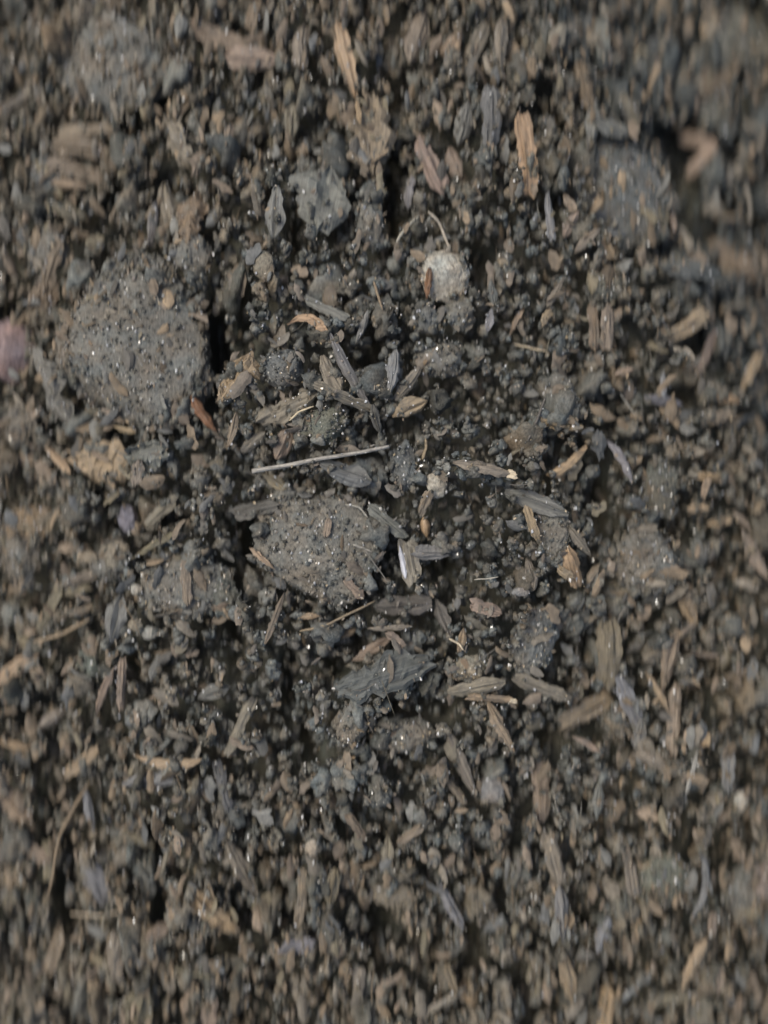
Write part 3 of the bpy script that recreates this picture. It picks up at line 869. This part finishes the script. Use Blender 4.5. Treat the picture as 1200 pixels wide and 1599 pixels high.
 (K, 512, 823, 28, 11, 80, 'pink', 'small pinkish chip on top of the gritty middle clod'),
 (K, 553, 918, 38, 14, -44, 'pink', 'pinkish brown chip at the lower right of the gritty middle clod'),
 (S, 415, 870, 48, 8, -40, 'tan', 'thin tan sliver at the left flank of the gritty middle clod'),
 (S, 430, 965, 84, 10, 70, 'pink', 'wavy pinkish root below the left of the gritty middle clod'),
 (F, 484, 963, 32, 11, 5, 'tan', 'small tan flake right under the gritty middle clod'),
 (F, 542, 992, 32, 12, 30, 'tan', 'small tan flake left of the pinkish bent sliver'),
 (F, 430, 752, 50, 20, -30, 'olive', 'small olive brown flake below the left half of the straw'),
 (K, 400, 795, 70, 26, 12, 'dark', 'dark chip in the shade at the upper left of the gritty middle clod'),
 (F, 720, 1000, 40, 14, 75, 'tan', 'small tan chip below the short pinkish tan chip'),
 # ---- right
 (K, 928, 510, 74, 19, 90, 'brown', 'brown left half of a split chip at right'),
 (K, 948, 512, 70, 22, 88, 'pink', 'pinkish right half of a split chip at right'),
 (K, 1068, 512, 90, 24, 33, 'tan', 'tan chip leaning right with a rounded end, right of the split chip'),
 (K, 1098, 560, 90, 17, 64, 'rose', 'pinkish stick crossing below the rounded tan chip'),
 (S, 970, 720, 76, 14, -64, 'lav', 'lavender curved sliver right of the bright crescent', .1),
 (K, 1105, 745, 44, 12, -3, 'orange', 'small orange chip lying across near the right edge'),
 (K, 1098, 762, 28, 12, 75, 'tan', 'small tan chip under the small orange chip'),
 (B, 878, 660, 76, 24, -15, 'tan', 'ragged tan chip with star shaped ends above the bright crescent'),
 (F, 1040, 625, 72, 16, -8, 'lav', 'grey flake lying across at right, above the dark grey clod'),
 (S, 1037, 600, 42, 10, 85, 'lav', 'tiny grey stick standing on the grey cross lying flake'),
 (F, 1130, 625, 50, 15, -5, 'orange', 'small orange tan flake near the right edge, upper of two'),
 (K, 1128, 650, 34, 18, 20, 'pink', 'small pinkish chip near the right edge, lower of two'),
 (K, 1072, 427, 92, 30, 0, 'blue', 'flat blue grey chip lying across, right of the dark lump'),
 (K, 1175, 580, 66, 16, 62, 'tan', 'tan stick leaning right at the right edge'),
 (F, 973, 582, 30, 13, 15, 'rose', 'tiny pinkish flake below the split chip'),
 (S, 865, 460, 50, 12, 60, 'taupe', 'small taupe sliver leaning right, left of the dark lump'),
 (S, 852, 497, 36, 12, 60, 'tan', 'small tan sliver above the thin pale thread'),
 (S, 808, 500, 44, 9, 62, 'tan', 'folded thin tan sliver left of the small tan sliver'),
 (F, 840, 785, 106, 30, -20, 'grey', 'dusty grey flake pointing down right below the pale tipped flake'),
 (K, 830, 815, 54, 14, -70, 'tan', 'tan edge chip hanging from the dusty grey flake'),
 (K, 893, 890, 66, 26, -72, 'orange', 'bright orange tan chip standing upright left of the lone grey clod'),
 (S, 925, 895, 36, 12, 56, 'pink', 'small pinkish curl right of the bright orange tan chip'),
 (K, 880, 893, 26, 14, -40, 'tan', 'small tan chip at the left side of the bright orange tan chip'),
 (F, 905, 845, 66, 16, -50, 'taupe', 'slim taupe flake leaning above the bright orange tan chip'),
 (F, 830, 897, 54, 18, -80, 'taupe', 'upright taupe flake left of the bright orange tan chip'),
 (K, 948, 1022, 104, 36, 88, 'olive', 'wide olive brown upright chip below the bright orange tan chip'),
 (K, 908, 1105, 92, 30, 26, 'pink', 'wide pinkish chip leaning right above a dark gap'),
 (K, 845, 1073, 92, 21, -22, 'taupe', 'brown stick pointing down right, right of the cream ended stick'),
 (F, 1077, 947, 74, 22, -60, 'tan', 'tan grey flake pointing down right under the lone grey clod'),
 (F, 1048, 1030, 100, 28, 78, 'pink', 'long pinkish upright flake right of the olive brown chip'),
 (F, 982, 1095, 90, 26, -65, 'lav', 'mauve grey flake pointing down right below the olive brown chip'),
 (K, 1058, 1130, 108, 20, 86, 'pink', 'brown upright stick below the long pinkish flake'),
 (S, 1025, 1078, 70, 10, -60, 'tan', 'thin tan stick between the mauve flake and the brown upright stick'),
 (S, 1100, 1023, 50, 6, -5, 'rose', 'thin pink thread of wood right of the long pinkish flake'),
 (S, 912, 1158, 46, 10, -30, 'rose', 'thin pinkish sliver under the wide pinkish chip'),
 (F, 1180, 865, 86, 24, -62, 'pink', 'long pinkish flake at the right edge beside the lone grey clod'),
 (S, 1160, 812, 40, 10, -45, 'rose', 'small pink sliver at the right edge above the long pinkish flake'),
 (F, 1000, 1150, 60, 22, 84, 'grey', 'grey flake under the mauve grey flake'),
 (K, 1020, 1190, 62, 24, -24, 'taupe', 'taupe chip lying at the foot of the brown upright stick'),
 (F, 1165, 420, 40, 14, 20, 'pink', 'small blurred pinkish flake at the right edge'),
 # ---- lower left
 (F, 22, 1258, 74, 38, -46, 'tan', 'broad brown tan flake cut by the left edge, lower left'),
 (F, 150, 1375, 86, 40, -72, 'lav', 'smooth lavender grey flake at lower left above the thin pale thread'),
 (B, 335, 1428, 82, 42, -42, 'tan', 'tan torn bark chip at lower left, left of the leaning brown flake'),
 (F, 378, 1358, 120, 25, -68, 'taupe', 'long brown grey flake leaning down right at lower left'),
 (K, 347, 1230, 74, 18, -75, 'blue', 'slim blue grey chip above the long brown grey flake'),
 (S, 256, 1347, 54, 7, 75, 'taupe', 'thin pale stick left of the long brown grey flake'),
 (F, 140, 1265, 70, 14, -78, 'lav', 'narrow grey flake right of the long tan stem'),
 (K, 82, 1490, 62, 24, 70, 'pink', 'blurred pinkish brown chip near the bottom left'),
 (B, 220, 1572, 62, 46, 75, 'olive', 'olive tan bark piece at the bottom edge, left'),
 (K, 293, 1560, 52, 16, 65, 'pink', 'small pinkish chip at the bottom, right of the olive bark'),
 (K, 328, 1582, 44, 26, 80, 'pink', 'pinkish upright chip cut by the bottom edge at left'),
 (K, 78, 1340, 66, 22, 86, 'olive', 'blurred olive brown chip left of the long tan stem'),
 (F, 55, 1330, 60, 20, -30, 'pink', 'blurred pinkish flake near the left edge under the broad flake'),
 (K, 185, 1490, 80, 26, 86, 'taupe', 'blurred taupe upright chip below the thin pale thread'),
 (F, 250, 1450, 50, 22, 30, 'pink', 'small pinkish flake left of the tan torn bark chip'),
 # ---- lower middle
 (F, 703, 1412, 90, 17, -62, 'lav', 'narrow lavender sliver leaning down right in the lower middle'),
 (K, 712, 1237, 46, 11, -50, 'pink', 'small pinkish stick left of the flat lavender stone'),
 (K, 465, 1475, 48, 26, 5, 'lav', 'mauve grey chip lying across near the bottom, left of the middle'),
 (K, 697, 1553, 62, 14, 28, 'taupe', 'brown grey stick leaning right near the bottom middle'),
 (F, 703, 1515, 50, 14, -70, 'brown', 'brown flake standing above the brown grey stick'),
 (F, 648, 1513, 28, 14, 75, 'pale', 'small pale chip left of the brown flake near the bottom'),
 (K, 555, 1290, 52, 14, -60, 'pink', 'pinkish chip pointing down right in the lower middle'),
 (K, 640, 1303, 44, 14, 40, 'pink', 'pinkish chip pointing up right in the lower middle'),
 (B, 610, 1398, 80, 34, 8, 'taupe', 'dusty flat taupe bark piece in the lower middle'),
 (K, 470, 1400, 90, 18, 84, 'pink', 'pinkish brown upright stick left of the dusty flat bark'),
 (F, 605, 1340, 70, 20, 86, 'taupe', 'upright taupe flake above the dusty flat bark'),
 (F, 520, 1385, 56, 22, 80, 'olive', 'short olive grey flake left of the dusty flat bark'),
 (K, 560, 1545, 60, 18, 84, 'taupe', 'taupe upright chip near the bottom middle'),
 (F, 665, 1470, 60, 18, 82, 'olive', 'olive flake below the narrow lavender sliver'),
 # ---- lower right
 (F, 848, 1242, 98, 30, -86, 'pink', 'mauve brown upright flake at lower right, top of a column of flakes'),
 (K, 865, 1340, 86, 25, -76, 'taupe', 'brown chip at lower right, second of a column of flakes'),
 (F, 877, 1427, 98, 26, -85, 'grey', 'grey upright flake at lower right, third of a column of flakes'),
 (F, 884, 1520, 112, 24, -77, 'tan', 'tan flake tapering to a long point, lowest of a column of flakes'),
 (S, 1085, 1508, 84, 15, 64, 'bright', 'bright tan sliver leaning right in the bottom right corner'),
 (K, 948, 1578, 62, 28, 78, 'orange', 'orange pink chip cut by the bottom edge at right'),
 (B, 1190, 1374, 40, 52, 0, 'rose', 'blurred pink chip cut by the right edge at lower right'),
 (K, 995, 1545, 56, 16, 46, 'grey', 'grey stick right of the orange pink chip at the bottom'),
 (F, 945, 1465, 60, 22, 72, 'lav', 'mauve grey flake right of the column of flakes'),
 (B, 1112, 1265, 56, 22, 56, 'taupe', 'curly taupe bark scrap near the right edge above the mauve curved sliver'),
 (K, 1153, 1328, 34, 16, -70, 'pink', 'small pinkish chip right of the mauve curved sliver'),
 (S, 1075, 1203, 66, 9, 72, 'dull', 'thin whitish stick below the brown upright stick'),
 (F, 1112, 1440, 32, 16, 85, 'rose', 'small blurred pink flake above the bright tan sliver'),
 (F, 1123, 1530, 40, 16, 80, 'pink', 'blurred pinkish flake right of the bright tan sliver'),
 (K, 985, 1360, 80, 20, -80, 'taupe', 'taupe upright chip left of the dark greenish clod'),
 (F, 935, 1250, 60, 20, 80, 'grey', 'grey flake right of the mauve brown upright flake'),
 (K, 1135, 1200, 60, 22, 80, 'grey', 'blurred grey chip near the right edge'),
 (F, 1150, 1580, 60, 24, 76, 'brown', 'blurred brown flake in the bottom right corner'),
 (K, 1050, 1565, 60, 22, 5, 'olive', 'blurred olive chip at the bottom right below the bright sliver'),
]
def child_strip(parent, kind, x, y, z, L, W, col, seed):
    me, _ = chip_mesh(kind, L, W, 0, seed, nu=10, nv=5, mat=M_FRESH)
    o = add('broken_end' if kind == 'wood_chip' else 'bare_edge', me, parent)
    o.location = (x, y, z); o.color = (*C[col], 1)
    return o
for e in CHIPS:
    kind, x, y, L, W, a, col, label = e[:8]
    sag = e[8] if len(e) > 8 else random.uniform(-.03, .03)
    o = lay(kind, x, y, L, W, a, col, label, sag, key=len(placed))
    if len(e) > 9:
        q = PX * 1.02
        if e[9] == 'tip':
            c_ = child_strip(o, 'wood_chip', L * q * .44, 0, W * q * .10, L * q * .16, W * q * .62, 'cream', 5)
            c_['label'] = 'pale freshly broken end'
        else:
            c_ = child_strip(o, 'wood_sliver', -L * q * .02, -W * q * .36, W * q * .10, L * q * .8, W * q * .30, 'lav', 9)
            c_.color = (.5, .5, .52, 1); c_['label'] = 'whitish bare edge'

# flecks of wood stuck in the clods
fleck_protos = [chip_mesh(k, 1.0, w, 0.04, 700 + i, nu=8, nv=4)[0] for i, (k, w) in enumerate([(F, .4), (K, .35), (B, .6), (S, .2)])]
for o, P, r in clod_info:
    up = np.where(P[:, 2] > np.percentile(P[:, 2], 60))[0]
    for k in range(int(np.clip((r / 0.004) ** 2 * .9, 1, 14))):
        v = P[rng.choice(up)]
        f = add('wood_fleck', random.choice(fleck_protos), o)
        L = random.uniform(.0022, .0058)
        f.location = (v[0], v[1], v[2] + 0.0002); f.scale = (L, L, L)
        nn = Vector((v[0] / r ** 2, v[1] / r ** 2, v[2] / (.5 * r) ** 2)).normalized()
        f.rotation_euler = (nn.to_track_quat('Z', 'Y') @ Matrix.Rotation(random.uniform(0, 6.3), 3, 'Z').to_quaternion()).to_euler()
        f.color = (*vary(C[random.choice(['taupe', 'pink', 'tan', 'grey', 'brown'])], .15), 1)

# bent pieces that follow a line
lay(K, 1092, 238, 0, 20, 0, 'blush', 'bent tan chip folded into a V at upper right', pts=[(1066, 208), (1092, 216), (1116, 228), (1098, 250), (1074, 272)], fresh=True, lift=.003)
lay(S, 482, 498, 0, 15, 0, 'orange', 'orange curled sliver at the top end of the long lavender flake', pts=[(452, 508), (466, 496), (484, 497), (500, 508), (513, 524)])
lay(S, 258, 1188, 0, 15, 0, 'bright', 'wavy tan stick lying across at lower left', pts=[(206, 1183), (232, 1191), (260, 1194), (290, 1193), (314, 1186)])
lay(S, 1098, 1372, 0, 14, 0, 'lav', 'pale mauve sliver curved like a bracket at lower right', pts=[(1080, 1325), (1093, 1335), (1102, 1370), (1098, 1405), (1078, 1430)])
lay(K, 1160, 300, 0, 8, 0, 'taupe', 'thin bent stick at the right edge above the brown flake', pts=[(1166, 290), (1173, 318), (1172, 345)])

lay(S, 886, 722, 0, 16, 0, 'bright', 'bright tan crescent shaped sliver right of the pale tipped flake', pts=[(850, 743), (872, 739), (896, 724), (920, 696)], lift=.001)

# straw, threads, seed
lay('straw_stem', 502, 716, 0, 8, 0, 'straw', 'long straight pale straw lying across the middle of the photo', pts=[(394, 736), (450, 727), (500, 716.5), (556, 708), (608, 697)], lift=0.0008, press=.9)
lay('seed', 665, 823, 33, 16, -80, 'orange', 'glossy orange brown seed right of the gritty middle clod', lift=0.001)
THREADS = [
 ([(620, 385), (634, 360), (654, 338)], 5, 'pale', 'thin pale thread leaning right above the pale stone, left of two'),
 ([(668, 334), (688, 350), (703, 390)], 5, 'pale', 'thin pale arching thread above the pale stone, right of two'),
 ([(802, 534), (828, 541), (858, 548)], 3.5, 'cream', 'short pale thread lying across left of the split chip'),
 ([(55, 1003), (100, 990), (142, 964)], 6, 'bright', 'bright tan curved fibre near the left edge'),
 ([(110, 1426), (150, 1425), (194, 1417)], 3, 'cream', 'very thin pale thread at lower left under the lavender flake'),
 ([(140, 1213), (117, 1256), (96, 1296), (90, 1330), (84, 1380), (76, 1412)], 5, 'tan', 'long tan stem bent downwards at lower left'),
 ([(700, 997), (716, 1004), (724, 1014)], 4, 'cream', 'tiny cream forked thread right of the dark leaning flake'),
 ([(582, 440), (590, 462), (600, 488)], 5, 'tan', 'thin tan thread above the fan of flakes'),
 ([(661, 718), (666, 698), (664, 684)], 6, 'tan', 'thin tan fibre standing above the cracked pale pebble'),
 ([(822, 690), (838, 655), (850, 622)], 6, 'dark', 'thin dark thread left of the star shaped tan chip'),
 ([(274, 1512), (300, 1520), (332, 1521)], 6, 'olive', 'thin yellowish twig near the bottom left'),
 ([(540, 788), (562, 792), (575, 808)], 4, 'straw', 'thin curling root at the top right of the gritty middle clod'),
 ([(552, 850), (570, 856), (582, 862)], 4, 'straw', 'short thread on the right of the gritty middle clod'),
 ([(470, 985), (510, 975), (585, 935)], 5, 'tan', 'thin tan root along the lower edge of the gritty middle clod'),
 ([(740, 905), (762, 904), (778, 900)], 3, 'straw', 'short thin thread right of the white edged chip'),
 ([(540, 1184), (556, 1182)], 5, 'orange', 'tiny yellow fibre in the lower middle'),
 ([(1010, 85), (1000, 78), (985, 100)], 4, 'cream', 'thin pale thread at the top right above the brown chip'),
 ([(455, 660), (470, 645), (492, 636)], 4, 'cream', 'thin pale rim fibre on the light edged chip'),
]
for p, w, col, label in THREADS:
    cx = sum(a for a, b in p) / len(p); cy = sum(b for a, b in p) / len(p)
    lay(T, cx, cy, 0, w, 0, col, label, pts=p, press=.97, lift=0.0006)

# ------------------------------------------------------------------ uncountable small litter
rg = np.random.default_rng(77)
def scatter_points(n, avoid, hole=.8, clod=0):
    x = rg.uniform(X0 + .008, X1 - .008, n); y = rg.uniform(Y0 + .008, Y1 - .008, n)
    i, j = gi(x, y)
    k = ~((MASK[i, j] == 2) & (rg.random(n) < avoid)) & ~((MASK[i, j] == 5) & (rg.random(n) < avoid * .6)) & ~((MASK[i, j] == 1) & (rg.random(n) < clod)) & ~((MASK[i, j] == 3) & (rg.random(n) < .98)) & ~((H[i, j] < H0[i, j] - .0045) & (rg.random(n) < hole))
    return x[k], y[k]

def axis_rot(yaw, pitch, roll):
    cy_, sy_, cp, sp, cr, sr = np.cos(yaw), np.sin(yaw), np.cos(pitch), np.sin(pitch), np.cos(roll), np.sin(roll)
    R = np.zeros((len(yaw), 3, 3))
    R[:, 0, 0] = cy_ * cp; R[:, 0, 1] = cy_ * sp * sr - sy_ * cr; R[:, 0, 2] = cy_ * sp * cr + sy_ * sr
    R[:, 1, 0] = sy_ * cp; R[:, 1, 1] = sy_ * sp * sr + cy_ * cr; R[:, 1, 2] = sy_ * sp * cr - cy_ * sr
    R[:, 2, 0] = -sp; R[:, 2, 1] = cp * sr; R[:, 2, 2] = cp * cr
    return R

def litter(name, label, n, lmin, lmax, kinds, aspect, tints, avoid, mat, nu=6, nv=3, tiltmax=.5, clod=.75):
    x, y = scatter_points(n, avoid, clod=clod)
    k = rg.random(len(x)) < np.clip(.45 + .6 * ((x / .11) ** 2 + (y / .13) ** 2), 0, 1)
    x, y = x[k], y[k]
    m = len(x)
    L = lmin + (lmax - lmin) * rg.random(m) ** 1.8
    T = []
    for k in range(16):
        asp = rg.uniform(*aspect)
        T.append(chip_mesh(kinds[k % len(kinds)], 1.0, asp, rg.uniform(-.12, .12), 40 + k, nu=nu, nv=nv, raw=True))
    bias = np.clip((np.abs(y) - 0.03) / 0.09, 0, 1)
    yaw = np.where(rg.random(m) < bias * .75, np.pi / 2 + rg.normal(0, .3, m), rg.uniform(0, np.pi, m))
    yaw = yaw + np.pi * (rg.random(m) < .5)
    R = axis_rot(yaw, rg.normal(0, tiltmax * .5, m), rg.normal(0, tiltmax, m))
    z = hz(x, y) + L * .05
    tt = np.array(tints)[rg.integers(0, len(tints), m)] * rg.uniform(.7, 1.25, m)[:, None]
    e = np.clip(1.1 - ((x / .085) ** 2 + (y / .12) ** 2), 0, 1) * rg.uniform(.2, .8, m)      # pieces in the middle are coated with grey soil
    tt = tt * (1 - e[:, None]) + np.array([.135, .13, .118]) * e[:, None]
    o = scatter_mesh(name, T, np.stack([x, y, z], -1), R, L[:, None] * np.ones(3), tt, mat, False)
    o['kind'] = 'stuff'; o['label'] = label; o['category'] = 'litter'
    return o
woods = [C['pink'], C['taupe'], C['brown'], C['grey'], C['tan'], C['taupe'], C['brown'], C['dark'], C['blue'], C['brown'], C['pink'], C['olive']]
litter('wood_fragments', 'small brown and grey fragments of wood too many to count', 6600, 0.0030, 0.0085, ['wood_chip', 'bark_piece', 'wood_sliver', 'bark_piece', 'bark_flake'], (.2, .6), woods, .85, M_FLECK, 6, 4)
litter('wood_crumbs', 'tiny crumbs of wood and bark between the soil crumbs', 9500, 0.0012, 0.0036, ['wood_sliver', 'wood_chip', 'bark_piece'], (.18, .6), woods, .7, M_FLECK, 4, 3)
litter('root_threads', 'hair thin roots and threads tangled in the soil', 1000, 0.004, 0.014, ['plant_fibre'], (.018, .04), [C['straw'], C['tan'], C['taupe'], C['pale'], C['olive']], .8, M_FLECK, 7, 3, .25)

# a last dusting of soil, over the chips too
x, y = scatter_points(7500, .8, .8)
m = len(x)
r = 0.0002 + 0.0006 * rg.random(m) ** 1.8
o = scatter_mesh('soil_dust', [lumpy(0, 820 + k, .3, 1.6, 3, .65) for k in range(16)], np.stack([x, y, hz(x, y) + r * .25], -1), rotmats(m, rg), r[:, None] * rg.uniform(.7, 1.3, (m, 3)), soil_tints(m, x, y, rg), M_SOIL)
o['kind'] = 'stuff'; o['label'] = 'specks of soil lying on the chips and flakes'; o['category'] = 'soil'

x, y = scatter_points(22000, .6, .5)
m = len(x)
r = 0.00018 + 0.00042 * rg.random(m) ** 2.4
tt = np.array([(.6, .57, .5), (.4, .34, .25), (.5, .5, .5), (.75, .74, .7), (.42, .33, .2), (.3, .3, .29), (.25, .2, .15)])[rg.integers(0, 7, m)]
o = scatter_mesh('sand_grains', [lumpy(0, 500 + k, .3, 1.2, 2) for k in range(12)], np.stack([x, y, hz(x, y) + r * .5], -1), rotmats(m, rg), r[:, None] * rg.uniform(.7, 1.3, (m, 3)), tt, M_GRAIN, False)
o['kind'] = 'stuff'; o['label'] = 'glinting grains of sand scattered through the soil'; o['category'] = 'sand'
